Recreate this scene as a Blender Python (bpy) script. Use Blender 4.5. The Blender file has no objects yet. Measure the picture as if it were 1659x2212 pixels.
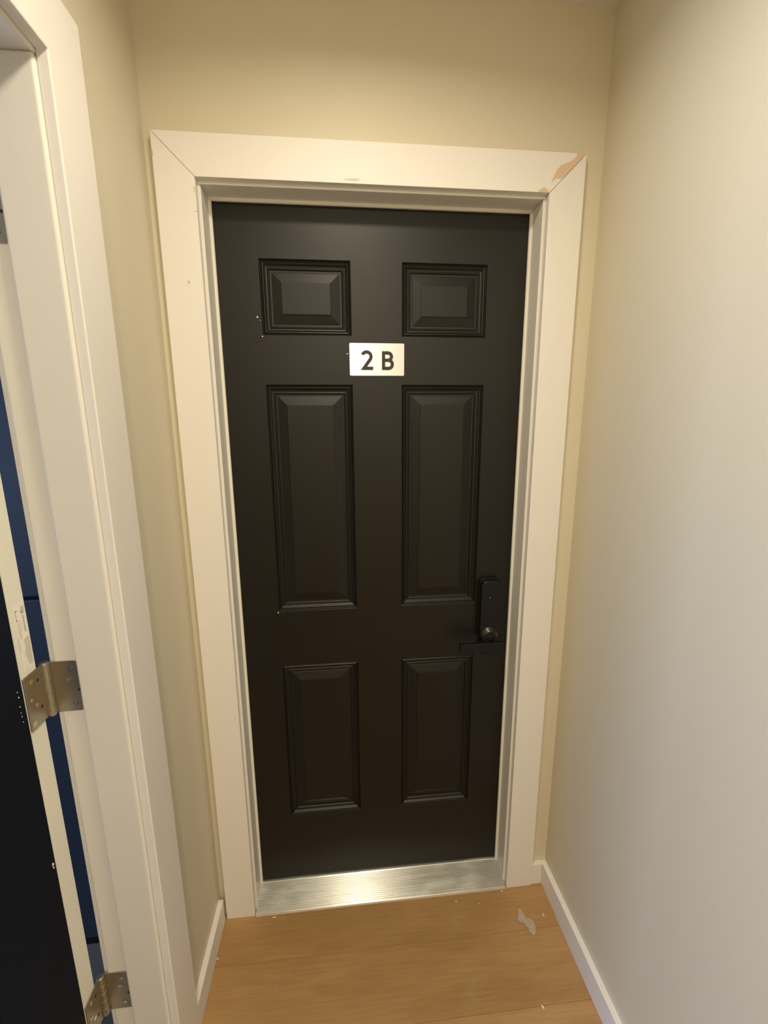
import bpy, bmesh, math, random
from mathutils import Vector, Matrix

random.seed(4)
S = bpy.context.scene
COL = S.collection

# ------------------------------------------------------------------ camera
yaw, pitch, roll, F_PX = .0988, -.2038, -.0061, 949.64
cam_d = bpy.data.cameras.new('camera')
cam = bpy.data.objects.new('camera', cam_d)
COL.objects.link(cam)
fw = Vector((math.sin(yaw) * math.cos(pitch), math.cos(yaw) * math.cos(pitch), math.sin(pitch)))
r0 = Vector((math.cos(yaw), -math.sin(yaw), 0))
u0 = r0.cross(fw)
rt = r0 * math.cos(roll) + u0 * math.sin(roll)
up = -r0 * math.sin(roll) + u0 * math.cos(roll)
M = Matrix((rt, up, -fw)).transposed().to_4x4()
M.translation = (-.1061, -1.1597, 1.5345)
cam.matrix_world = M
cam_d.sensor_fit = 'VERTICAL'
cam_d.sensor_height = 24
cam_d.sensor_width = 18
cam_d.lens = F_PX / 2212 * 24
cam_d.clip_start = .02
S.camera = cam

# ------------------------------------------------------------------ world, lights, exposure
W = bpy.data.worlds.new('world')
S.world = W
W.use_nodes = True
W.node_tree.nodes['Background'].inputs[0].default_value = (.55, .68, 1, 1)
W.node_tree.nodes['Background'].inputs[1].default_value = .6
S.view_settings.view_transform = 'Standard'
S.view_settings.look = 'None'
S.view_settings.gamma = 1
S.view_settings.use_curve_mapping = False
S.view_settings.exposure = 0.0
S.cycles.use_denoising = True
S.cycles.max_bounces = 10
S.cycles.diffuse_bounces = 6

def area(name, loc, rot, shape, size, size_y, power, color, spread=180):
    l = bpy.data.lights.new(name, 'AREA')
    l.spread = math.radians(spread)
    l.shape = shape
    l.size = size
    if shape in ('RECTANGLE', 'ELLIPSE'):
        l.size_y = size_y
    l.energy = power
    l.color = color
    o = bpy.data.objects.new(name, l)
    COL.objects.link(o)
    o.location = loc
    o.rotation_euler = rot
    return o

ZC = 2.4565                       # ceiling height
LAMP = (-.05, -.62)                # recessed lamp near the door
LAMP_FILL = (.01, -2.15)              # fill lamp added further along the hall to lift the ambient light
WARM = (1, .878, .67)
area('lamp_light', (LAMP[0], LAMP[1], ZC - .014), (0, 0, 0), 'DISK', .13, 0, 7.4, WARM, 161)
area('added_fill_rear', (LAMP_FILL[0], LAMP_FILL[1], ZC - .014), (0, 0, 0), 'DISK', .13, 0, 30, WARM)
# daylight entering the side room through its window
area('window_daylight', (-3.02, -.75, 1.35), (0, math.radians(-90), 0), 'RECTANGLE', 1.1, 1.0, 58, (.45, .64, 1))

# ------------------------------------------------------------------ materials
def mat(name):
    m = bpy.data.materials.new(name)
    m.use_nodes = True
    nt = m.node_tree
    return m, nt, nt.nodes['Principled BSDF']

def node(nt, kind, **kw):
    n = nt.nodes.new(kind)
    for k, v in kw.items():
        if k in n.inputs:
            n.inputs[k].default_value = v
        else:
            setattr(n, k, v)
    return n

def coords(nt, scale=(1, 1, 1), generated=False):
    tc = node(nt, 'ShaderNodeTexCoord')
    mp = node(nt, 'ShaderNodeMapping')
    mp.inputs['Scale'].default_value = scale
    nt.links.new(tc.outputs['Object'], mp.inputs[0])
    return mp.outputs[0]

def bump(nt, b, height, strength, dist=.001):
    n = node(nt, 'ShaderNodeBump')
    n.inputs['Strength'].default_value = strength
    n.inputs['Distance'].default_value = dist
    nt.links.new(height, n.inputs['Height'])
    nt.links.new(n.outputs[0], b.inputs['Normal'])

def paint(name, col, rough, bscale=350, bstr=.15, var=.03, spec=.5):
    m, nt, b = mat(name)
    co = coords(nt)
    n1 = node(nt, 'ShaderNodeTexNoise', Scale=3.0, Detail=4.0)
    nt.links.new(co, n1.inputs['Vector'])
    mx = node(nt, 'ShaderNodeMix', data_type='RGBA')
    mx.inputs[6].default_value = (*[c * (1 - var) for c in col], 1)
    mx.inputs[7].default_value = (*[min(1, c * (1 + var)) for c in col], 1)
    nt.links.new(n1.outputs[0], mx.inputs[0])
    nt.links.new(mx.outputs[2], b.inputs['Base Color'])
    b.inputs['Roughness'].default_value = rough
    b.inputs['Specular IOR Level'].default_value = spec
    n2 = node(nt, 'ShaderNodeTexNoise', Scale=float(bscale), Detail=2.0)
    nt.links.new(co, n2.inputs['Vector'])
    bump(nt, b, n2.outputs[0], bstr, .0004)
    return m

def metal(name, col, rough, stretch=None, aniso=0.0, metallic=1.0, bstr=.1):
    m, nt, b = mat(name)
    b.inputs['Base Color'].default_value = (*col, 1)
    b.inputs['Metallic'].default_value = metallic
    b.inputs['Roughness'].default_value = rough
    b.inputs['Anisotropic'].default_value = aniso
    if stretch:
        co = coords(nt, stretch)
        n = node(nt, 'ShaderNodeTexNoise', Scale=1.0, Detail=3.0)
        nt.links.new(co, n.inputs['Vector'])
        mr = node(nt, 'ShaderNodeMapRange')
        mr.inputs[3].default_value = rough * .8
        mr.inputs[4].default_value = rough * 1.25
        nt.links.new(n.outputs[0], mr.inputs[0])
        nt.links.new(mr.outputs[0], b.inputs['Roughness'])
        bump(nt, b, n.outputs[0], bstr, .0006)
    return m

M_WALL = paint('wall_paint', (.65, .60, .475), .55, 420, .2, .015)
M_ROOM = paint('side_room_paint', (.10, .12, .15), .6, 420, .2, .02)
M_CEIL = paint('ceiling_paint', (.74, .72, .66), .8, 200, .3, .02)
M_TRIM = paint('trim_paint', (.795, .775, .75), .52, 90, .12, .02, .35)
M_JAMB = paint('jamb_paint', (.75, .735, .69), .42, 90, .12, .02)
M_BLACK = paint('black_door_paint', (.0045, .0038, .0024), .44, 260, .12, .1, .42)
M_PRIMER = paint('door_edge_primer', (.78, .77, .69), .5, 200, .15, .04)
M_NAVY = paint('navy_lacquer', (.056, .062, .082), .5, 150, .08, .05)
M_TOE = paint('toe_kick_gap_shade', (.01, .009, .009), .5)
M_LOCK = paint('black_lock_metal', (.0055, .005, .0048), .36, 500, .05, .05, .3)
M_LOCKRING = metal('dark_bronze', (.10, .09, .075), .28)
M_SEAL = paint('weatherstrip', (.78, .765, .69), .6)
M_NICKEL = metal('satin_nickel', (.50, .465, .37), .36, (3, 3, 300), bstr=.05)
M_SCREW = metal('screw_steel', (.72, .68, .58), .18)
M_HOLE = paint('dark_hole', (.03, .02, .015), .6)
M_PLATE = metal('brushed_plate', (.86, .84, .85), .36, (2, 300, 900), metallic=.4, bstr=.08)
_nt = M_PLATE.node_tree
_b = _nt.nodes['Principled BSDF']
_tg = node(_nt, 'ShaderNodeCombineXYZ', X=0.0, Y=0.0, Z=1.0)
_nt.links.new(_tg.outputs[0], _b.inputs['Tangent'])
_b.inputs['Anisotropic'].default_value = .8
M_INK = paint('black_lettering', (.016, .010, .011), .45)
M_PRINT = paint('sticker_print', (.42, .39, .33), .6)
M_PRINT_PALE = paint('sticker_print_pale', (.62, .58, .49), .6)
M_STICKER = paint('sticker_paper', (.84, .82, .75), .45)
M_SIDEFLOOR = paint('side_room_floor', (.15, .115, .09), .7)
M_BARE = paint('bare_filler', (.68, .52, .37), .6, 120, .2, .12)
M_SMUDGE = paint('smudge', (.60, .54, .45), .6)
M_FLECK = paint('paint_fleck', (.80, .78, .70), .5)
M_PLASTER = paint('plaster_crumb', (.80, .77, .70), .8, 300, .5)
M_UNDER = paint('subfloor', (.10, .07, .045), .8)

# emissive lens of the recessed lamps
M_LENS, nt, b = mat('lamp_lens')
b.inputs['Base Color'].default_value = (.9, .88, .8, 1)
b.inputs['Emission Color'].default_value = (*WARM, 1)
b.inputs['Emission Strength'].default_value = 3
# clear plastic
M_CLEAR, nt, b = mat('clear_plastic')
b.inputs['Base Color'].default_value = (.97, .96, .93, 1)
b.inputs['Roughness'].default_value = .06
b.inputs['IOR'].default_value = 1.45
b.inputs['Transmission Weight'].default_value = .95
M_FILM = paint('clear_film', (.9, .88, .82), .05, 60, .3, .02, .8)
M_FILM.node_tree.nodes['Principled BSDF'].inputs['Alpha'].default_value = .2

# threshold aluminium with scuffed, smeared paint
M_ALU, nt, b = mat('ridged_aluminium')
co = coords(nt, (1.2, 120, 120))
n1 = node(nt, 'ShaderNodeTexNoise', Scale=3.0, Detail=5.0)
nt.links.new(co, n1.inputs['Vector'])
co2 = coords(nt, (7, 26, 26))
n2 = node(nt, 'ShaderNodeTexNoise', Scale=1.6, Detail=5.0)
nt.links.new(co2, n2.inputs['Vector'])
rp = node(nt, 'ShaderNodeValToRGB')
rp.color_ramp.elements[0].position = .48
rp.color_ramp.elements[1].position = .72
nt.links.new(n2.outputs[0], rp.inputs[0])
mx = node(nt, 'ShaderNodeMix', data_type='RGBA')
mx.inputs[6].default_value = (.60, .61, .57, 1)
mx.inputs[7].default_value = (.74, .74, .69, 1)
nt.links.new(rp.outputs[0], mx.inputs[0])
nt.links.new(mx.outputs[2], b.inputs['Base Color'])
mr = node(nt, 'ShaderNodeMapRange')
mr.inputs[3].default_value = .92
mr.inputs[4].default_value = .45
nt.links.new(rp.outputs[0], mr.inputs[0])
nt.links.new(mr.outputs[0], b.inputs['Metallic'])
mr2 = node(nt, 'ShaderNodeMapRange')
mr2.inputs[3].default_value = .17
mr2.inputs[4].default_value = .46
nt.links.new(n1.outputs[0], mr2.inputs[0])
nt.links.new(mr2.outputs[0], b.inputs['Roughness'])
bump(nt, b, n1.outputs[0], .12, .0005)
b.inputs['Anisotropic'].default_value = .8
tg = node(nt, 'ShaderNodeCombineXYZ', X=0.0, Y=.95, Z=.31)
nt.links.new(tg.outputs[0], b.inputs['Tangent'])

# oak-look plank
M_OAK, nt, b = mat('oak_plank')
oi = node(nt, 'ShaderNodeObjectInfo')
tc = node(nt, 'ShaderNodeTexCoord')
off = node(nt, 'ShaderNodeVectorMath', operation='MULTIPLY_ADD')
off.inputs[1].default_value = (1, 1, 1)
cmb = node(nt, 'ShaderNodeCombineXYZ')
sc = node(nt, 'ShaderNodeMath', operation='MULTIPLY')
sc.inputs[1].default_value = 37.0
nt.links.new(oi.outputs['Random'], sc.inputs[0])
nt.links.new(sc.outputs[0], cmb.inputs[0])
nt.links.new(sc.outputs[0], cmb.inputs[2])
nt.links.new(tc.outputs['Object'], off.inputs[0])
nt.links.new(cmb.outputs[0], off.inputs[2])
def mapped(scale):
    mp = node(nt, 'ShaderNodeMapping')
    mp.inputs['Scale'].default_value = scale
    nt.links.new(off.outputs[0], mp.inputs[0])
    return mp.outputs[0]
broad = node(nt, 'ShaderNodeTexNoise', Scale=1.0, Detail=4.0, Distortion=.6)
nt.links.new(mapped((2.2, 8, 1)), broad.inputs['Vector'])
fine = node(nt, 'ShaderNodeTexNoise', Scale=1.0, Detail=6.0, Roughness=.65)
nt.links.new(mapped((9, 170, 1)), fine.inputs['Vector'])
r1 = node(nt, 'ShaderNodeValToRGB')
e = r1.color_ramp.elements
e[0].position, e[0].color = .30, (.355, .203, .076, 1)
e[1].position, e[1].color = .70, (.455, .278, .117, 1)
nt.links.new(broad.outputs[0], r1.inputs[0])
r2 = node(nt, 'ShaderNodeValToRGB')
r2.color_ramp.elements[0].position, r2.color_ramp.elements[0].color = .30, (.86, .84, .82, 1)
r2.color_ramp.elements[1].position, r2.color_ramp.elements[1].color = .66, (1.05, 1.05, 1.06, 1)
nt.links.new(fine.outputs[0], r2.inputs[0])
mul = node(nt, 'ShaderNodeMix', data_type='RGBA', blend_type='MULTIPLY')
mul.inputs[0].default_value = 1
nt.links.new(r1.outputs[0], mul.inputs[6])
nt.links.new(r2.outputs[0], mul.inputs[7])
hsv = node(nt, 'ShaderNodeHueSaturation')
vv = node(nt, 'ShaderNodeMapRange')
vv.inputs[3].default_value = .95
vv.inputs[4].default_value = 1.05
nt.links.new(oi.outputs['Random'], vv.inputs[0])
nt.links.new(vv.outputs[0], hsv.inputs['Value'])
nt.links.new(mul.outputs[2], hsv.inputs['Color'])
# pale dust left by the building work
dust = node(nt, 'ShaderNodeTexNoise', Scale=7.0, Detail=5.0, Roughness=.7)
nt.links.new(tc.outputs['Object'], dust.inputs['Vector'])
rd = node(nt, 'ShaderNodeMapRange')
rd.inputs[1].default_value, rd.inputs[2].default_value = .58, .85
rd.inputs[3].default_value, rd.inputs[4].default_value = 0, .35
nt.links.new(dust.outputs[0], rd.inputs[0])
md = node(nt, 'ShaderNodeMix', data_type='RGBA')
md.inputs[7].default_value = (.48, .38, .27, 1)
nt.links.new(rd.outputs[0], md.inputs[0])
nt.links.new(hsv.outputs[0], md.inputs[6])
nt.links.new(md.outputs[2], b.inputs['Base Color'])
b.inputs['Roughness'].default_value = .42
bump(nt, b, fine.outputs[0], .12, .0006)

# ------------------------------------------------------------------ helpers
def add_box(bm, x0, x1, y0, y1, z0, z1, mi=0):
    vs = [bm.verts.new(p) for p in ((x0, y0, z0), (x1, y0, z0), (x1, y1, z0), (x0, y1, z0),
                                    (x0, y0, z1), (x1, y0, z1), (x1, y1, z1), (x0, y1, z1))]
    for q in ((0, 3, 2, 1), (4, 5, 6, 7), (0, 1, 5, 4), (1, 2, 6, 5), (2, 3, 7, 6), (3, 0, 4, 7)):
        bm.faces.new([vs[i] for i in q]).material_index = mi
    return vs

def add_prism(bm, pts, axis, a, b):
    """polygon pts in the plane across axis, extruded from a to b"""
    def P(p, t):
        return {'x': (t, p[0], p[1]), 'y': (p[0], t, p[1]), 'z': (p[0], p[1], t)}[axis]
    A = [bm.verts.new(P(p, a)) for p in pts]
    B = [bm.verts.new(P(p, b)) for p in pts]
    bm.faces.new(A)
    bm.faces.new(B[::-1])
    n = len(pts)
    for i in range(n):
        bm.faces.new((A[i], B[i], B[(i + 1) % n], A[(i + 1) % n]))

def add_cyl(bm, c, r, axis, a, b, n=28, r2=None):
    r2 = r if r2 is None else r2
    A, B = [], []
    for i in range(n):
        t = 2 * math.pi * i / n
        for L, rr, s in ((A, r, a), (B, r2, b)):
            u, v = rr * math.cos(t), rr * math.sin(t)
            L.append(bm.verts.new({'y': (c[0] + u, s, c[1] + v), 'z': (c[0] + u, c[1] + v, s), 'x': (s, c[0] + u, c[1] + v)}[axis]))
    bm.faces.new(A)
    bm.faces.new(B[::-1])
    for i in range(n):
        j = (i + 1) % n
        bm.faces.new((A[i], B[i], B[j], A[j]))

def obj(name, bm, m, parent=None, bevel=0, seg=2, smooth=False):
    bmesh.ops.recalc_face_normals(bm, faces=bm.faces[:])
    me = bpy.data.meshes.new(name)
    bm.to_mesh(me)
    bm.free()
    for mm in (m if isinstance(m, (list, tuple)) else [m]):
        me.materials.append(mm)
    o = bpy.data.objects.new(name, me)
    COL.objects.link(o)
    if parent:
        o.parent = parent
    if smooth:
        for p in me.polygons:
            p.use_smooth = True
    if bevel:
        md = o.modifiers.new('bevel', 'BEVEL')
        md.width = bevel
        md.segments = seg
        md.limit_method = 'ANGLE'
        md.angle_limit = math.radians(35)
        if smooth:
            md.harden_normals = True
    return o

def box(name, d, m, parent=None, bevel=0, seg=2):
    bm = bmesh.new()
    add_box(bm, *d)
    return obj(name, bm, m, parent, bevel, seg)

def empty(name, label=None, cat=None, kind=None, group=None, loc=(0, 0, 0)):
    o = bpy.data.objects.new(name, None)
    COL.objects.link(o)
    o.location = loc
    o.empty_display_size = .05
    return tag(o, label, cat, kind, group)

def tag(o, label=None, cat=None, kind=None, group=None):
    for k, v in (('label', label), ('category', cat), ('kind', kind), ('group', group)):
        if v:
            o[k] = v
    return o

# ------------------------------------------------------------------ dimensions (metres)
XL, XR = -.5178, .5495            # hall side walls
YB = -3.2                          # rear end of the hall
WO, HO, WC = .9946, 2.1551, .0863  # front casing: outer width, height, board width
CT = .018                          # casing thickness
REV = .0065
JI = WO / 2 - WC - REV             # half width between jambs
JT = HO - WC - REV                 # underside of head jamb
YD = .0669                         # face of the closed door
XRM = -.637                        # side-room face of the left wall
D2Y = -.385                        # hinge-side jamb face of the side door
D2N = D2Y - .815                   # latch-side jamb face
D2T = 2.044                        # underside of its head jamb
XS = -3.1                          # far wall of the side room
YS0, YS1 = -2.3, .55               # side room extents

# ------------------------------------------------------------------ shell
bm = bmesh.new()
rw = JI + .03
add_box(bm, XRM - .0, -rw, 0, .12, 0, ZC)
add_box(bm, rw, XR + .12, 0, .12, 0, ZC)
add_box(bm, -rw, rw, 0, .12, JT + .03, ZC)
tag(obj('wall_front', bm, M_WALL), 'greige painted wall around the closed black door', 'wall', 'structure')

bm = bmesh.new()
add_box(bm, XRM, XL, D2Y + .03, 0, 0, ZC)
add_box(bm, XRM, XL, YB, D2N - .03, 0, ZC)
add_box(bm, XRM, XL, D2N - .03, D2Y + .03, D2T + .03, ZC)
tag(obj('wall_left', bm, M_WALL), 'greige painted wall with the open side doorway', 'wall', 'structure')

tag(box('wall_right', (XR, XR + .12, YB, 0, 0, ZC), M_WALL), 'long plain greige wall without any doorway', 'wall', 'structure')
tag(box('wall_back', (XRM, XR + .12, YB - .12, YB, 0, ZC), M_WALL), 'greige end wall behind the viewer', 'wall', 'structure')
tag(box('ceiling', (XRM, XR + .12, YB - .12, .12, ZC, ZC + .1), M_CEIL), 'matt off-white flat ceiling above the hall', 'ceiling', 'structure')

# floor: one sub-layer, every plank a child
floor = box('floor', (XRM + .02, XR, YB, .10, -.03, -.009), M_UNDER)
tag(floor, 'light oak plank floor running crosswise before the black door', 'floor', 'structure')
PW, GAP, PL = .178, .0003, 1.22
meshes = {}
row = 0
y1 = .035
while y1 > YB:
    y0 = max(y1 - PW, YB)
    top = min(y1, .06)
    x = XL - [.10, .07, .12, .62, .3, .9][row % 6]
    while x < XR:
        a, bb = max(x, XL - .004), min(x + PL, XR - .002)
        x += PL
        if bb - a < .01:
            continue
        key = (round(bb - a, 4), round(top - y0, 4))
        cx, cy = (a + bb) / 2, (y0 + top) / 2
        if key in meshes:
            o = bpy.data.objects.new('plank', meshes[key])
            COL.objects.link(o)
        else:
            hx, hy = key[0] / 2 - GAP, key[1] / 2 - GAP
            b2 = bmesh.new()
            c = .0003
            lo = [b2.verts.new((sx * hx, sy * hy, -.009)) for sx, sy in ((-1, -1), (1, -1), (1, 1), (-1, 1))]
            md_ = [b2.verts.new((sx * hx, sy * hy, -c)) for sx, sy in ((-1, -1), (1, -1), (1, 1), (-1, 1))]
            hi = [b2.verts.new((sx * (hx - c), sy * (hy - c), 0)) for sx, sy in ((-1, -1), (1, -1), (1, 1), (-1, 1))]
            b2.faces.new(hi)
            b2.faces.new(lo[::-1])
            for i in range(4):
                j = (i + 1) % 4
                b2.faces.new((lo[i], lo[j], md_[j], md_[i]))
                b2.faces.new((md_[i], md_[j], hi[j], hi[i]))
            o = obj('plank', b2, M_OAK)
            meshes[key] = o.data
        o.location = (cx, cy, 0)
        o.parent = floor
    y1 -= PW
    row += 1

# ------------------------------------------------------------------ side room
tag(box('floor_side_room', (XS, XRM + .02, YS0, YS1, -.03, 0), M_SIDEFLOOR), 'dark grey floor of the side room', 'floor', 'structure')
tag(box('ceiling_side_room', (XS - .1, XRM, YS0 - .1, YS1 + .1, ZC, ZC + .1), M_CEIL), 'off-white ceiling of the side room', 'ceiling', 'structure')
tag(box('wall_side_room_far', (XS, XRM, YS1, YS1 + .1, 0, ZC), M_ROOM), 'dark slate wall behind the navy cabinet', 'wall', 'structure')
tag(box('wall_side_room_near', (XS, XRM, YS0 - .1, YS0, 0, ZC), M_ROOM), 'dark slate near wall of the side room', 'wall', 'structure')
bm = bmesh.new()                   # outer wall with the window opening
wy0, wy1, wz0, wz1 = -1.32, -.18, .76, 1.94
add_box(bm, XS - .1, XS, YS0 - .1, wy0, 0, ZC)
add_box(bm, XS - .1, XS, wy1, YS1 + .1, 0, ZC)
add_box(bm, XS - .1, XS, wy0, wy1, 0, wz0)
add_box(bm, XS - .1, XS, wy0, wy1, wz1, ZC)
tag(obj('wall_side_room_outer', bm, M_ROOM), 'dark slate outer wall of the side room with a window', 'wall', 'structure')
win = empty('window_1', 'white framed window lighting the side room', 'window', 'structure', loc=(XS - .05, (wy0 + wy1) / 2, wz0))
bm = bmesh.new()
hy = (wy1 - wy0) / 2
hz = wz1 - wz0
add_box(bm, -.03, .03, -hy, -hy + .05, 0, hz)
add_box(bm, -.03, .03, hy - .05, hy, 0, hz)
add_box(bm, -.03, .03, -hy + .05, hy - .05, 0, .05)
add_box(bm, -.03, .03, -hy + .05, hy - .05, hz - .05, hz)
add_box(bm, -.03, .03, -hy + .05, hy - .05, hz / 2 - .02, hz / 2 + .02)
obj('window_frame', bm, M_TRIM, win)
for za in (.05, hz / 2 + .02):
    bm = bmesh.new()
    add_box(bm, -.003, .003, -hy + .05, hy - .05, za, za + hz / 2 - .07)
    obj('pane', bm, M_CLEAR, win)

# tall navy cabinet seen through the gap of the side door
cab = empty('tall_cabinet', 'tall navy blue cabinet standing behind the open side door', 'cabinet', loc=(-1.05, -.05, 0))
CX0, CX1 = -.55, .405
box('carcass', (CX0, CX1, .022, .55, .0295, 2.2), M_NAVY, cab)
box('toe_kick', (CX0 + .01, CX1 - .01, .006, .5, 0, .0295), M_TOE, cab)  # black and almost flush, painting in the shadow gap beneath the cabinet doors
cm = (CX0 + CX1) / 2
for xa, xb in ((CX0 + .002, cm - .0015), (cm + .0015, CX1 - .002)):
    for za, zb in ((.030, 1.103), (1.113, 2.198)):
        bm = bmesh.new()
        add_box(bm, xa, xb, 0, .021, za, zb)
        obj('cabinet_door', bm, M_NAVY, cab, .0025)

# ------------------------------------------------------------------ front casing (trim_1)
L, R = -WO / 2, WO / 2
t1 = empty('trim_1', 'flat off-white mitred casing framing the closed black door', 'door casing', 'structure')
bm = bmesh.new()
add_prism(bm, [(L, 0), (L + WC, 0), (L + WC, HO - WC - .0005), (L, HO - .0005)], 'y', -CT, 0)
obj('side_casing', bm, M_TRIM, t1, .001)
bm = bmesh.new()
add_prism(bm, [(R - WC, 0), (R, 0), (R, HO - .0008), (R - WC, HO - WC - .0008)], 'y', -CT, 0)
obj('side_casing', bm, M_TRIM, t1, .001)
bm = bmesh.new()
add_prism(bm, [(L + .0005, HO), (L + WC + .0005, HO - WC), (R - WC - .0003, HO - WC), (R - .0003, HO)], 'y', -CT, 0)
obj('head_casing', bm, M_TRIM, t1, .001)
bm = bmesh.new()
add_prism(bm, [(.4955, 2.1545), (.474, 2.1548), (.4723, 2.1483), (.4606, 2.1372), (.4349, 2.1274), (.4253, 2.1173),
               (.4155, 2.0955), (.4124, 2.0905), (.4244, 2.0988), (.4378, 2.1000), (.4446, 2.1045), (.4588, 2.1168)], 'y', -CT - .0004, -CT + .001)
add_prism(bm, [(.3837, 2.0727), (.397, 2.0801), (.4078, 2.0736), (.4078, 2.0695), (.384, 2.0695)], 'y', -CT - .0004, -CT + .001)
tag(obj('bare_patch', bm, M_BARE, t1), 'unpainted brown patch along the mitre joint')
def blob(bm, x, z, rx, rz, y, n=9, seed=0):
    rnd = random.Random(seed)
    add_prism(bm, [(x + rx * math.cos(2 * math.pi * i / n) * rnd.uniform(.6, 1.1), z + rz * math.sin(2 * math.pi * i / n) * rnd.uniform(.6, 1.1)) for i in range(n)], 'y', y - .0003, y + .0006)
bm = bmesh.new()
for i, (x, z, rx, rz) in enumerate(((-.443, 1.852, .003, .005), (-.4136, 2.042, .0016, .009), (-.4135, 1.9995, .004, .0012),
                                    (-.4952, 2.11, .0016, .009), (-.4217, .7055, .0015, .0045), (-.06, 2.0765, .02, .003))):
    blob(bm, x, z, rx, rz, -CT, seed=i)
tag(obj('smudge', bm, M_SMUDGE, t1), 'small scuffs and filled nail holes')

# front jamb with weatherstrip
t2 = empty('trim_2', 'off-white jamb lining between the casing and the black door', 'door jamb', 'structure')
for s in (-1, 1):
    bm = bmesh.new()
    add_box(bm, min(s * JI, s * (JI + .03)), max(s * JI, s * (JI + .03)), 0, .062, 0, JT)
    obj('side_jamb', bm, M_JAMB, t2, .0015)
    bm = bmesh.new()
    a, c = s * (JI - .0062), s * JI
    add_prism(bm, [(c, .0575), (a + s * .002, .0585), (a, .0605), (a, .0655), (c, .0655)], 'z', .0, JT - .006)
    obj('weatherstrip', bm, M_SEAL, t2)
    box('side_jamb', (min(s * (JI + .0005), s * (JI + .03)), max(s * (JI + .0005), s * (JI + .03)), .062, .12, 0, JT), M_JAMB, t2)
box('head_jamb', (-JI - .03, JI + .03, 0, .062, JT, JT + .03), M_JAMB, t2, .0015)
box('head_jamb', (-JI - .03, JI + .03, .062, .12, JT + .0005, JT + .03), M_JAMB, t2)
bm = bmesh.new()
add_prism(bm, [(.0575, JT), (.0585, JT - .0045), (.0605, JT - .0062), (.0655, JT - .0062), (.0655, JT)], 'x', -JI, JI)
obj('weatherstrip', bm, M_SEAL, t2)

# ------------------------------------------------------------------ threshold
th = empty('threshold', 'ridged silver aluminium threshold under the closed black door', 'threshold', loc=(0, 0, 0))
prof = [(-.0185, .0005), (-.0185, .004), (-.0165, .0062)]
y, z = -.0165, .0062
N = 15
for i in range(N):
    for k in range(6):
        f = (i + k / 6) / N
        prof.append((-.0165 + .075 * f, .0062 + .0238 * f + 0.00009 * (math.sin(math.pi * k / 6) - .3)))
prof += [(.0585, .0300), (.0615, .0318), (.075, .0318), (.11, .0318), (.11, .0005)]
bm = bmesh.new()
add_prism(bm, prof, 'x', -JI - .0042, JI + .0042)
obj('sill_plate', bm, M_ALU, th)
bm = bmesh.new()
add_prism(bm, [(-.0215, .0004), (-.0215, .0012), (-.0185, .0028), (-.0185, .0004)], 'x', -JI - .004, JI + .004)
tag(obj('caulk_bead', bm, paint('caulk', (.50, .38, .31), .4), th), 'thin brownish sealant line')

# ------------------------------------------------------------------ closed black door
d1 = empty('door_1', 'closed black six-panel entrance door at the end of the hall', 'door', 'structure')
DW, DB, DT = .4025, .0325, 2.0560
cols = [(-.2965, -.0665), (.0655, .2945)]
rows = [(.275, .815), (.9895, 1.631), (1.7525, 1.935)]
xs = sorted({-DW, DW, *[v for c in cols for v in c]})
zs = sorted({DB, DT, *[v for c in rows for v in c]})
bm = bmesh.new()
V = {(x, z): bm.verts.new((x, YD, z)) for x in xs for z in zs}
for i in range(len(xs) - 1):
    for j in range(len(zs) - 1):
        if (xs[i], xs[i + 1]) in cols and (zs[j], zs[j + 1]) in rows:
            continue
        bm.faces.new((V[xs[i], zs[j]], V[xs[i + 1], zs[j]], V[xs[i + 1], zs[j + 1]], V[xs[i], zs[j + 1]]))
bk = {(x, z): bm.verts.new((x, YD + .044, z)) for x in (-DW, DW) for z in (DB, DT)}
def rim(seq):
    fr = [V[p] for p in seq]
    bm.faces.new([bk[seq[0]], *fr, bk[seq[-1]]])
rim([(x, DB) for x in xs]); rim([(x, DT) for x in xs])
rim([(-DW, z) for z in zs]); rim([(DW, z) for z in zs])
bm.faces.new((bk[-DW, DB], bk[DW, DB], bk[DW, DT], bk[-DW, DT]))
obj('slab', bm, M_BLACK, d1)
# (inset, depth) of the pressed moulding
PROF = [(0, 0), (.0012, .0006), (.0024, .0050), (.0042, .0062), (.0062, .0048), (.0080, .0036), (.0098, .0042), (.0120, .0066),
        (.0150, .0092), (.0182, .0098), (.0196, .0088), (.0212, .0082), (.0228, .0092), (.0245, .0116), (.0290, .0118),
        (.0300, .0112), (.0515, .0052), (.0520, .0040), (.0540, .0034)]
for c in cols:
    for rr in rows:
        bm = bmesh.new()
        loops = []
        for ins, dep in PROF:
            loops.append([bm.verts.new((x, YD + dep, z)) for x, z in ((c[0] + ins, rr[0] + ins), (c[1] - ins, rr[0] + ins),
                                                                   (c[1] - ins, rr[1] - ins), (c[0] + ins, rr[1] - ins))])
        for a, bb in zip(loops, loops[1:]):
            for i in range(4):
                j = (i + 1) % 4
                bm.faces.new((a[i], a[j], bb[j], bb[i]))
        bm.faces.new(loops[-1])
        po = obj('panel', bm, M_BLACK, d1)
        if po.data.polygons[-1].normal.y > 0:
            po.data.flip_normals()

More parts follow.
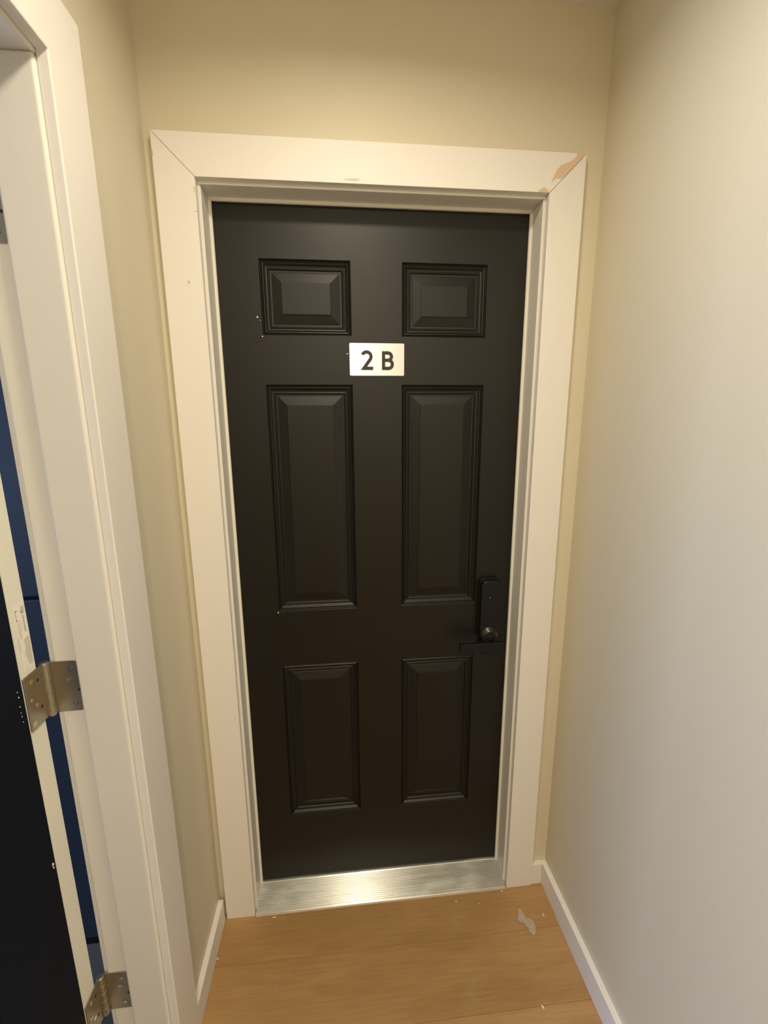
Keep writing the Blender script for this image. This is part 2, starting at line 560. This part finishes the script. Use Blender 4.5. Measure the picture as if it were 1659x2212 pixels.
# deadbolt and lever
bm = bmesh.new()
def rrect(x0, x1, z0, z1, r, n=8):
    pts = []
    for cx, cz, a0 in ((x1 - r, z1 - r, 0), (x0 + r, z1 - r, 90), (x0 + r, z0 + r, 180), (x1 - r, z0 + r, 270)):
        for i in range(n + 1):
            t = math.radians(a0 + 90 * i / n)
            pts.append((cx + r * math.cos(t), cz + r * math.sin(t)))
    return pts
LX = .333
add_prism(bm, rrect(LX - .0335, LX + .0335, .876, 1.0715, .02), 'y', YD - .012, YD)
lock = obj('deadbolt', bm, M_LOCK, d1, .002)
tag(lock, 'tall rounded black keypad lock body')
bm = bmesh.new()
add_prism(bm, rrect(LX - .0300, LX + .0300, .882, 1.0685, .019), 'y', YD - .030, YD - .012)
obj('lock_cover', bm, M_LOCK, lock, .0035, 3)
bm = bmesh.new()
add_cyl(bm, (LX - .001, .896), .0265, 'y', YD - .030, YD - .043, 40, .0170)
obj('key_collar', bm, M_LOCKRING, lock, .0012, smooth=False)
bm = bmesh.new()
add_cyl(bm, (LX - .001, .896), .0160, 'y', YD - .0432, YD - .0445, 28)
obj('key_plug', bm, M_LOCK, lock)
bm = bmesh.new()
add_box(bm, LX - .0025, LX + .0005, YD - .0448, YD - .0444, .888, .904)
obj('keyway', bm, M_HOLE, lock)
bm = bmesh.new()
add_cyl(bm, (LX - .004, 1.0155), .0013, 'y', YD - .0304, YD - .0298, 12)
tag(obj('indicator', bm, M_FLECK, lock), 'tiny pale indicator dot')
bm = bmesh.new()
add_cyl(bm, (LX, .846), .0285, 'y', YD - .010, YD, 40)
rose = obj('lever_rose', bm, M_LOCK, d1, .0025)
bm = bmesh.new()
add_cyl(bm, (LX, .856), .0105, 'y', YD - .050, YD - .010, 24)
add_box(bm, .2335, .3665, YD - .0620, YD - .0500, .857, .8855)
tag(obj('lever_handle', bm, M_LOCK, d1, .0016), 'flat black lever handle')

bm = bmesh.new()
for i, (x, z, rx, rz) in enumerate(((-.3064, 1.7966, .0022, .0026), (-.2992, 1.789, .0009, .001), (-.079, 1.7098, .003, .0012), (-.2968, 1.7505, .002, .002), (-.2975, .987, .0012, .004))):
    blob(bm, x, z, rx, rz, YD, seed=20 + i)
tag(obj('paint_fleck', bm, M_FLECK, d1), 'pale paint flecks')

# ------------------------------------------------------------------ number plate
sign = empty('number_plate', 'brushed silver plate reading 2B on the closed black door', 'sign', loc=(-.0008, YD, 1.6953))
bm = bmesh.new()
add_prism(bm, rrect(-.0730, .0730, -.0414, .0412, .003, 4), 'y', -.0016, -.0001)
obj('plate', bm, M_PLATE, sign, .0004)
def glyph(name, loops):
    cu = bpy.data.curves.new(name, 'CURVE')
    cu.dimensions = '2D'
    cu.fill_mode = 'BOTH'
    cu.extrude = .0003
    for pts in loops:
        sp = cu.splines.new('POLY')
        sp.points.add(len(pts) - 1)
        for p, q in zip(sp.points, pts):
            p.co = (q[0], q[1], 0, 1)
        sp.use_cyclic_u = True
    tmp = bpy.data.objects.new('tmp', cu)
    me = bpy.data.meshes.new_from_object(tmp)
    bpy.data.objects.remove(tmp)
    me.transform(Matrix.Rotation(math.radians(90), 4, 'X'))
    me.transform(Matrix.Translation((0, -.0019, 0)))
    me.materials.append(M_INK)
    o = bpy.data.objects.new(name, me)
    COL.objects.link(o)
    o.parent = sign
    return o
def arc(cx, cz, r, a0, a1, n=20):
    return [(cx + r * math.cos(math.radians(a0 + (a1 - a0) * i / n)), cz + r * math.sin(math.radians(a0 + (a1 - a0) * i / n))) for i in range(n + 1)]
zb, zt = -.0268, .0234
s = .0087
x0, x1 = -.0437, -.0107
Ro = .0162
c2 = (x0 + .0158, zt - Ro)
outer = arc(*c2, Ro, 156, -36)
inner = arc(*c2, Ro - s, -36, 156)
glyph('digit', [outer + [(x0 + .0172, zb + s), (x1 + .0002, zb + s), (x1 + .0002, zb), (x0, zb), (x0, zb + .0004)] + inner])
bx0, bx1 = .0130, .0452
zt2 = zt - .0022
zm = (zb + zt2) / 2 + .0012
rl, ru = (zm + s * .5 - zb) / 2, (zt2 - zm + s * .5) / 2
cl, cu_ = (bx1 - rl, zb + rl), (bx1 - .0022 - ru, zt2 - ru)   # lobe centres; the lobes meet at the waist
dx, dz = cu_[0] - cl[0], cu_[1] - cl[1]
dd_ = math.hypot(dx, dz)
aa = (rl * rl - ru * ru + dd_ * dd_) / (2 * dd_)
hh = math.sqrt(max(0, rl * rl - aa * aa))
wx, wz = cl[0] + aa * dx / dd_ + hh * dz / dd_, cl[1] + aa * dz / dd_ - hh * dx / dd_
al = math.degrees(math.atan2(wz - cl[1], wx - cl[0]))
au = math.degrees(math.atan2(wz - cu_[1], wx - cu_[0]))
out = [(bx0, zb)] + arc(*cl, rl, -90, al, 16) + arc(*cu_, ru, au, 90, 16)[1:] + [(bx0, zt2)]
ri = rl - s
h1 = [(bx0 + s, zb + s)] + arc(bx1 - rl, zb + rl, ri, -90, 90, 14) + [(bx0 + s, zb + rl + ri)]
ri = ru - s
h2 = [(bx0 + s, zt2 - ru - ri)] + arc(bx1 - .0022 - ru, zt2 - ru, ri, -90, 90, 14) + [(bx0 + s, zt2 - s)]
glyph('letter', [out, h1, h2])

# ------------------------------------------------------------------ baseboards
BH, BT = .0805, .0155
bm = bmesh.new()
add_box(bm, XL, XL + BT, -.2795, -CT - .0003, 0, BH)
tag(obj('baseboard_left', bm, M_TRIM, None, .0015), 'short off-white baseboard between the two doorways', 'baseboard', 'structure')
bm = bmesh.new()
add_box(bm, XR - BT - .001, XR, YB, -.0003, 0, BH)
tag(obj('baseboard_right', bm, M_TRIM, None, .0015), 'long off-white baseboard along the plain wall', 'baseboard', 'structure')
bm = bmesh.new()
add_box(bm, R + .0004, XR - BT - .0012, -BT, 0, 0, BH)
tag(obj('baseboard_front', bm, M_TRIM, None, .0015), 'stub of off-white baseboard beside the black door casing', 'baseboard', 'structure')

# ------------------------------------------------------------------ side doorway casing (trim_3) and jamb (trim_4)
t3 = empty('trim_3', 'wide flat off-white casing around the open side doorway', 'door casing', 'structure')
W2 = .099
Yi, Zi = D2Y + .006, D2T + .006      # inner edges
YnI = D2N - .006
bm = bmesh.new()
add_prism(bm, [(Yi + W2, 0), (Yi, 0), (Yi, Zi), (YnI, Zi), (YnI, 0), (YnI - W2, 0), (YnI - W2, Zi + W2), (Yi + W2, Zi + W2)], 'x', XL, XL + CT)
obj('casing_board', bm, M_TRIM, t3, .0022)

t4 = empty('trim_4', 'off-white rebated jamb of the open side doorway', 'door jamb', 'structure')
XSTOP = -.592
bm = bmesh.new()
add_prism(bm, [(XL, D2Y), (XSTOP, D2Y), (XSTOP, D2Y + .0125), (XRM, D2Y + .0125), (XRM, D2Y + .03), (XL, D2Y + .03)], 'z', 0, D2T)
obj('hinge_jamb', bm, M_JAMB, t4, .005, 4)
bm = bmesh.new()
add_prism(bm, [(XL, D2N), (XSTOP, D2N), (XSTOP, D2N - .0125), (XRM, D2N - .0125), (XRM, D2N - .03), (XL, D2N - .03)], 'z', 0, D2T)
obj('latch_jamb', bm, M_JAMB, t4, .0035, 3)
bm = bmesh.new()
add_prism(bm, [(XL, D2T), (XSTOP, D2T), (XSTOP, D2T + .0125), (XRM, D2T + .0125), (XRM, D2T + .03), (XL, D2T + .03)], 'y', D2N - .03, D2Y + .03)
obj('head_jamb', bm, M_JAMB, t4, .0025, 2)
bm = bmesh.new()                      # casing on the room side
add_prism(bm, [(D2Y + .018, 0), (D2Y + .1, 0), (D2Y + .1, D2T + .1), (D2N - .1, D2T + .1), (D2N - .1, 0), (D2N - .018, 0), (D2N - .018, D2T + .018), (D2Y + .018, D2T + .018)], 'x', XRM - .009, XRM)
obj('room_casing', bm, M_TRIM, t4, .002)

# ------------------------------------------------------------------ open side door (door_2)
d2 = empty('door_2', 'open black side door showing its pale unpainted hinge edge', 'door', 'structure')
EX, EY0, EY1 = -.6525, -.4315, -.3935
LW = .806
ex1 = EX - LW
dz0, dz1 = .012, 2.04
bm = bmesh.new()
# black leaf with six recessed panels on the face turned to the hall
pc = [(EX - .155 - .2, EX - .155), (EX - LW + .155, EX - LW + .155 + .2)]
xs2 = sorted({ex1, EX - .0012, *[v for c in pc for v in c]})
zs2 = sorted({dz0, dz1, *[v for c in rows for v in c]})
V = {(x, z): bm.verts.new((x, EY0, z)) for x in xs2 for z in zs2}
for i in range(len(xs2) - 1):
    for j in range(len(zs2) - 1):
        if (xs2[i], xs2[i + 1]) in pc and (zs2[j], zs2[j + 1]) in rows:
            continue
        bm.faces.new((V[xs2[i], zs2[j]], V[xs2[i + 1], zs2[j]], V[xs2[i + 1], zs2[j + 1]], V[xs2[i], zs2[j + 1]]))
xr_ = xs2[-1]
bk = {(x, z): bm.verts.new((x, EY1, z)) for x in (ex1, xr_) for z in (dz0, dz1)}
for seq in ([(x, dz0) for x in xs2], [(x, dz1) for x in xs2], [(ex1, z) for z in zs2], [(xr_, z) for z in zs2]):
    bm.faces.new([bk[seq[0]], *[V[p] for p in seq], bk[seq[-1]]])
bm.faces.new((bk[ex1, dz0], bk[xr_, dz0], bk[xr_, dz1], bk[ex1, dz1]))
obj('slab', bm, M_BLACK, d2)
for c in pc:
    for rr in rows:
        bm = bmesh.new()
        loops = []
        for ins, dep in PROF:
            loops.append([bm.verts.new((x, EY0 + dep, z)) for x, z in ((c[0] + ins, rr[0] + ins), (c[1] - ins, rr[0] + ins),
                                                                    (c[1] - ins, rr[1] - ins), (c[0] + ins, rr[1] - ins))])
        for a, bb in zip(loops, loops[1:]):
            for i in range(4):
                j = (i + 1) % 4
                bm.faces.new((a[i], a[j], bb[j], bb[i]))
        bm.faces.new(loops[-1])
        po = obj('panel', bm, M_BLACK, d2)
        if po.data.polygons[-1].normal.y > 0:
            po.data.flip_normals()
tag(box('edge_strip', (EX - .0012, EX, EY0 + .0006, EY1, dz0, dz1), M_PRIMER, d2), 'pale primed door edge')

# maker's sticker with print on the door edge
bm = bmesh.new()
add_prism(bm, [(EY1 - .0010, 1.118), (EY1 - .0010, 1.238), (EY0 + .012, 1.236), (EY0 + .0125, 1.118)], 'x', EX - .0002, EX + .0003)
stk = obj('sticker', bm, M_STICKER, d2)
tag(stk, 'white printed paper sticker')
bm = bmesh.new()
xa, xb = EX + .0002, EX + .0005
for k in range(4):                    # striped emblem
    add_box(bm, xa, xb, EY1 - .0115, EY1 - .0040, 1.2275 - k * .0032, 1.2292 - k * .0032)
add_box(bm, xa, xb, EY1 - .0115, EY1 - .0100, 1.2175, 1.2235)
add_box(bm, xa, xb, EY1 - .0245, EY1 - .0190, 1.2255, 1.2272)
add_box(bm, xa, xb, EY1 - .0245, EY1 - .0232, 1.2085, 1.2272)
add_box(bm, xa, xb, EY1 - .0245, EY1 - .0205, 1.2085, 1.2100)
for k in range(9):                    # a line of tiny characters
    add_box(bm, xa, xb, EY1 - .0098, EY1 - .0066, 1.2115 - k * .0034, 1.2140 - k * .0034)
obj('print', bm, M_PRINT, stk)
bm = bmesh.new()
for row_y, z0_, n, h in ((.0150, 1.207, 7, .0022), (.0185, 1.203, 10, .0020), (.0205, 1.203, 10, .0020), (.0225, 1.203, 9, .0020), (.0262, 1.176, 9, .0022)):
    for k in range(n):
        add_box(bm, xa, xb, EY1 - row_y - .0014, EY1 - row_y, z0_ - k * .0030, z0_ - k * .0030 + h)
add_prism(bm, [(EY1 - .0030, 1.176), (EY1 - .0160, 1.172), (EY1 - .0150, 1.158), (EY1 - .0185, 1.148), (EY1 - .0150, 1.136), (EY1 - .0130, 1.126),
               (EY1 - .0060, 1.122), (EY1 - .0035, 1.132)], 'x', xa, xb)
obj('print', bm, M_PRINT_PALE, stk)

bm = bmesh.new()
rnd = random.Random(8)
for x, z, s_ in ((-.6612, 1.087, .0013), (-.6608, 1.0773, .0012), (-.6614, 1.0595, .0013), (-.6616, 1.0479, .0009), (-.6612, 1.0407, .0012), (-.661, 1.03, .0009),
                 (-.6575, .7298, .0024), (-.6582, .7245, .0016), (-.6572, .7214, .0016)):
    blob(bm, x, z, s_, s_ * rnd.uniform(.8, 1.4), EY0, n=7, seed=int(z * 1000))
tag(obj('paint_fleck', bm, M_FLECK, d2), 'pale chips along the door face edge')

# hinges: three alike
HY = D2Y + .0125                      # rebate face
BX, BY = -.6478, HY - .0015           # pin axis
def hinge(zc, first):
    if first is None:
        bm = bmesh.new()
        r = .008
        def leafpts(u0, u1, z0, z1, rnd_hi):
            p = [(u0, z0), (u0, z1)]
            s_ = 1 if u1 > u0 else -1
            for i in range(7):
                t = math.radians(90 - 15 * i)
                p.append((u1 - s_ * rnd_hi + s_ * rnd_hi * math.cos(t), z1 - rnd_hi + rnd_hi * math.sin(t)))
            for i in range(7):
                t = math.radians(-15 * i)
                p.append((u1 - s_ * rnd_hi + s_ * rnd_hi * math.cos(t), z0 + rnd_hi + rnd_hi * math.sin(t)))
            return p
        add_prism(bm, leafpts(BX, XSTOP - .0015, -.051, .051, .007), 'y', HY - .0024, HY)          # leaf on jamb
        h = obj('hinge', bm, M_NICKEL, d2, .0006)
        bm = bmesh.new()
        add_prism(bm, leafpts(BY - .002, EY0 + .0008, -.051, .051, .0015), 'x', EX + .0002, EX + .0026)
        obj('door_leaf', bm, M_NICKEL, h, .0006)
        bm = bmesh.new()
        for k in range(5):
            add_cyl(bm, (BX, BY - .005), .0075, 'z', -.0515 + k * .0206 + .0003, -.0515 + (k + 1) * .0206 - .0003, 20)
        add_cyl(bm, (BX, BY - .005), .0062, 'z', -.0535, .0535, 20)
        obj('knuckle', bm, M_NICKEL, h, .0004)
        bm = bmesh.new()
        add_cyl(bm, (0, 0), .0052, 'y', -.0009, 0, 18, .0042)
        add_box(bm, -.0032, .0032, -.0016, -.0008, -.0006, .0006)
        add_box(bm, -.0006, .0006, -.0016, -.0008, -.0032, .0032)
        s0 = obj('screw', bm, M_SCREW, h)
        s0.location = (-.608, HY - .0022, .034)
        for x, z in ((-.6125, .013), (-.608, -.034)):
            c = s0.copy(); COL.objects.link(c); c.parent = h; c.location = (x, HY - .0022, z)
        for yy, z in ((EY0 + .017, .036), (EY0 + .011, .004), (EY0 + .021, -.012), (EY0 + .008, -.040)):
            c = s0.copy(); COL.objects.link(c); c.parent = h
            c.rotation_euler = (0, 0, math.radians(90)); c.location = (EX + .0024, yy, z)
        bm = bmesh.new()
        for yy, z in ((EY0 + .033, .030), (EY0 + .033, -.022)):
            add_cyl(bm, (yy, z), .0030, 'x', EX + .0020, EX + .0029, 14)
        add_cyl(bm, (XSTOP - .006, -.008), .0026, 'y', HY - .0027, HY - .002, 12)
        obj('screw_hole', bm, M_HOLE, h)
        h.location.z = zc
        tag(h, 'satin nickel butt hinge')
        return h
    c = first.copy(); COL.objects.link(c); c.location.z = zc
    for ch in first.children:
        k = ch.copy(); COL.objects.link(k); k.parent = c
    return c
h0 = hinge(1.0585, None)
hinge(.318, h0)
hinge(1.852, h0)

# ------------------------------------------------------------------ things on the floor
def film(name, label, cat, loc, pts_fn, nu, nv, thick, m):
    bm = bmesh.new()
    grid = [[[bm.verts.new(pts_fn(i / (nu - 1), j / (nv - 1), t)) for j in range(nv)] for i in range(nu)] for t in (0, 1)]
    for t in (0, 1):
        for i in range(nu - 1):
            for j in range(nv - 1):
                q = (grid[t][i][j], grid[t][i + 1][j], grid[t][i + 1][j + 1], grid[t][i][j + 1])
                bm.faces.new(q if t else q[::-1])
    for i in range(nu - 1):
        for j in (0, nv - 1):
            bm.faces.new((grid[0][i][j], grid[0][i + 1][j], grid[1][i + 1][j], grid[1][i][j]))
    for j in range(nv - 1):
        for i in (0, nu - 1):
            bm.faces.new((grid[0][i][j], grid[0][i][j + 1], grid[1][i][j + 1], grid[1][i][j]))
    o = obj(name, bm, m, None, smooth=True)
    o.location = loc
    return tag(o, label, cat)
rf = random.Random(3)
hz_ = [[abs(math.sin(i * 1.7 + j * .9)) * .006 + rf.uniform(0, .0035) + .0006 for j in range(8)] for i in range(10)]
jx = [[rf.uniform(-.0016, .0016) for j in range(8)] for i in range(10)]
def scrap(u, v, t):
    i, j = round(u * 9), round(v * 7)
    wdt = .013 + .004 * math.sin(u * 9 + 1)
    x = -.013 + .036 * u + (v - .5) * 2 * wdt * .6 + jx[i][j]
    y = .026 - .050 * u + (v - .5) * 2 * wdt + jx[i][7 - j]
    return (x, y, hz_[i][j] + t * .0007)
film('plastic_scrap', 'crumpled scrap of clear plastic film on the oak floor', 'plastic scrap', (.4295, -.128, 0), scrap, 10, 8, .0007, M_FILM)

def crumb(label, loc, sx, sy, sz, rz, seed):
    rnd = random.Random(seed)
    bm = bmesh.new()
    bmesh.ops.create_icosphere(bm, subdivisions=2, radius=1)
    for v in bm.verts:
        k = rnd.uniform(.72, 1.12)
        v.co = Vector((v.co.x * sx * k, v.co.y * sy * k, max(v.co.z, -.55) * sz * k))
    lo = min(v.co.z for v in bm.verts)
    for v in bm.verts:
        v.co.z -= lo
    o = obj('plaster_crumb', bm, M_PLASTER)
    o.location = loc
    o.rotation_euler.z = rz
    return tag(o, label, 'debris', None, 'building debris on the floor')
crumb('elongated white plaster crumb on the open floor nearest the viewer', (.3945, -.3235, 0), .0022, .0062, .0018, .5, 1)
crumb('small round pale crumb on the floor just before the threshold middle', (.2325, -.0426, 0), .0028, .0024, .0022, .2, 2)
crumb('pale crumb against the threshold end nearest the plain wall', (.3925, -.0265, 0), .0032, .0020, .0018, .1, 3)
crumb('flat white crumb before the threshold end nearest the side doorway', (-.350, -.0275, 0), .0065, .0020, .0010, .05, 4)
crumb('tiny grey-white crumb between the threshold and the plastic scrap', (.305, -.0560, 0), .0022, .0016, .0016, .9, 5)
crumb('white crumb on the floor against the long baseboard', (.497, -.110, 0), .0020, .0050, .0018, .0, 6)
crumb('small white crumb at the foot of the short baseboard', (XL + BT + .0032, -.123, 0), .0022, .0030, .0022, .0, 7)

# ------------------------------------------------------------------ recessed ceiling lamps, the rear one added as fill
def lamp(loc, label):
    e_ = empty('ceiling_light', label, 'light', None, 'recessed ceiling lights', (loc[0], loc[1], ZC))
    bm = bmesh.new()
    n = 40
    ri, ro = .068, .085
    rings = []
    for r_, z_ in ((ro, 0), (ro, -.003), (ri + .003, -.005), (ri, -.003), (ri, 0)):
        rings.append([bm.verts.new((r_ * math.cos(2 * math.pi * i / n), r_ * math.sin(2 * math.pi * i / n), z_)) for i in range(n)])
    for a, bb in zip(rings, rings[1:] + rings[:1]):
        for i in range(n):
            j = (i + 1) % n
            bm.faces.new((a[i], a[j], bb[j], bb[i]))
    obj('trim_ring', bm, M_TRIM, e_)
    bm = bmesh.new()
    add_cyl(bm, (0, 0), .0675, 'z', -.002, -.0002, 40)
    obj('lens', bm, M_LENS, e_)
lamp(LAMP, 'round recessed ceiling light just before the black door')
lamp(LAMP_FILL, 'added round recessed fill light further back along the hall')
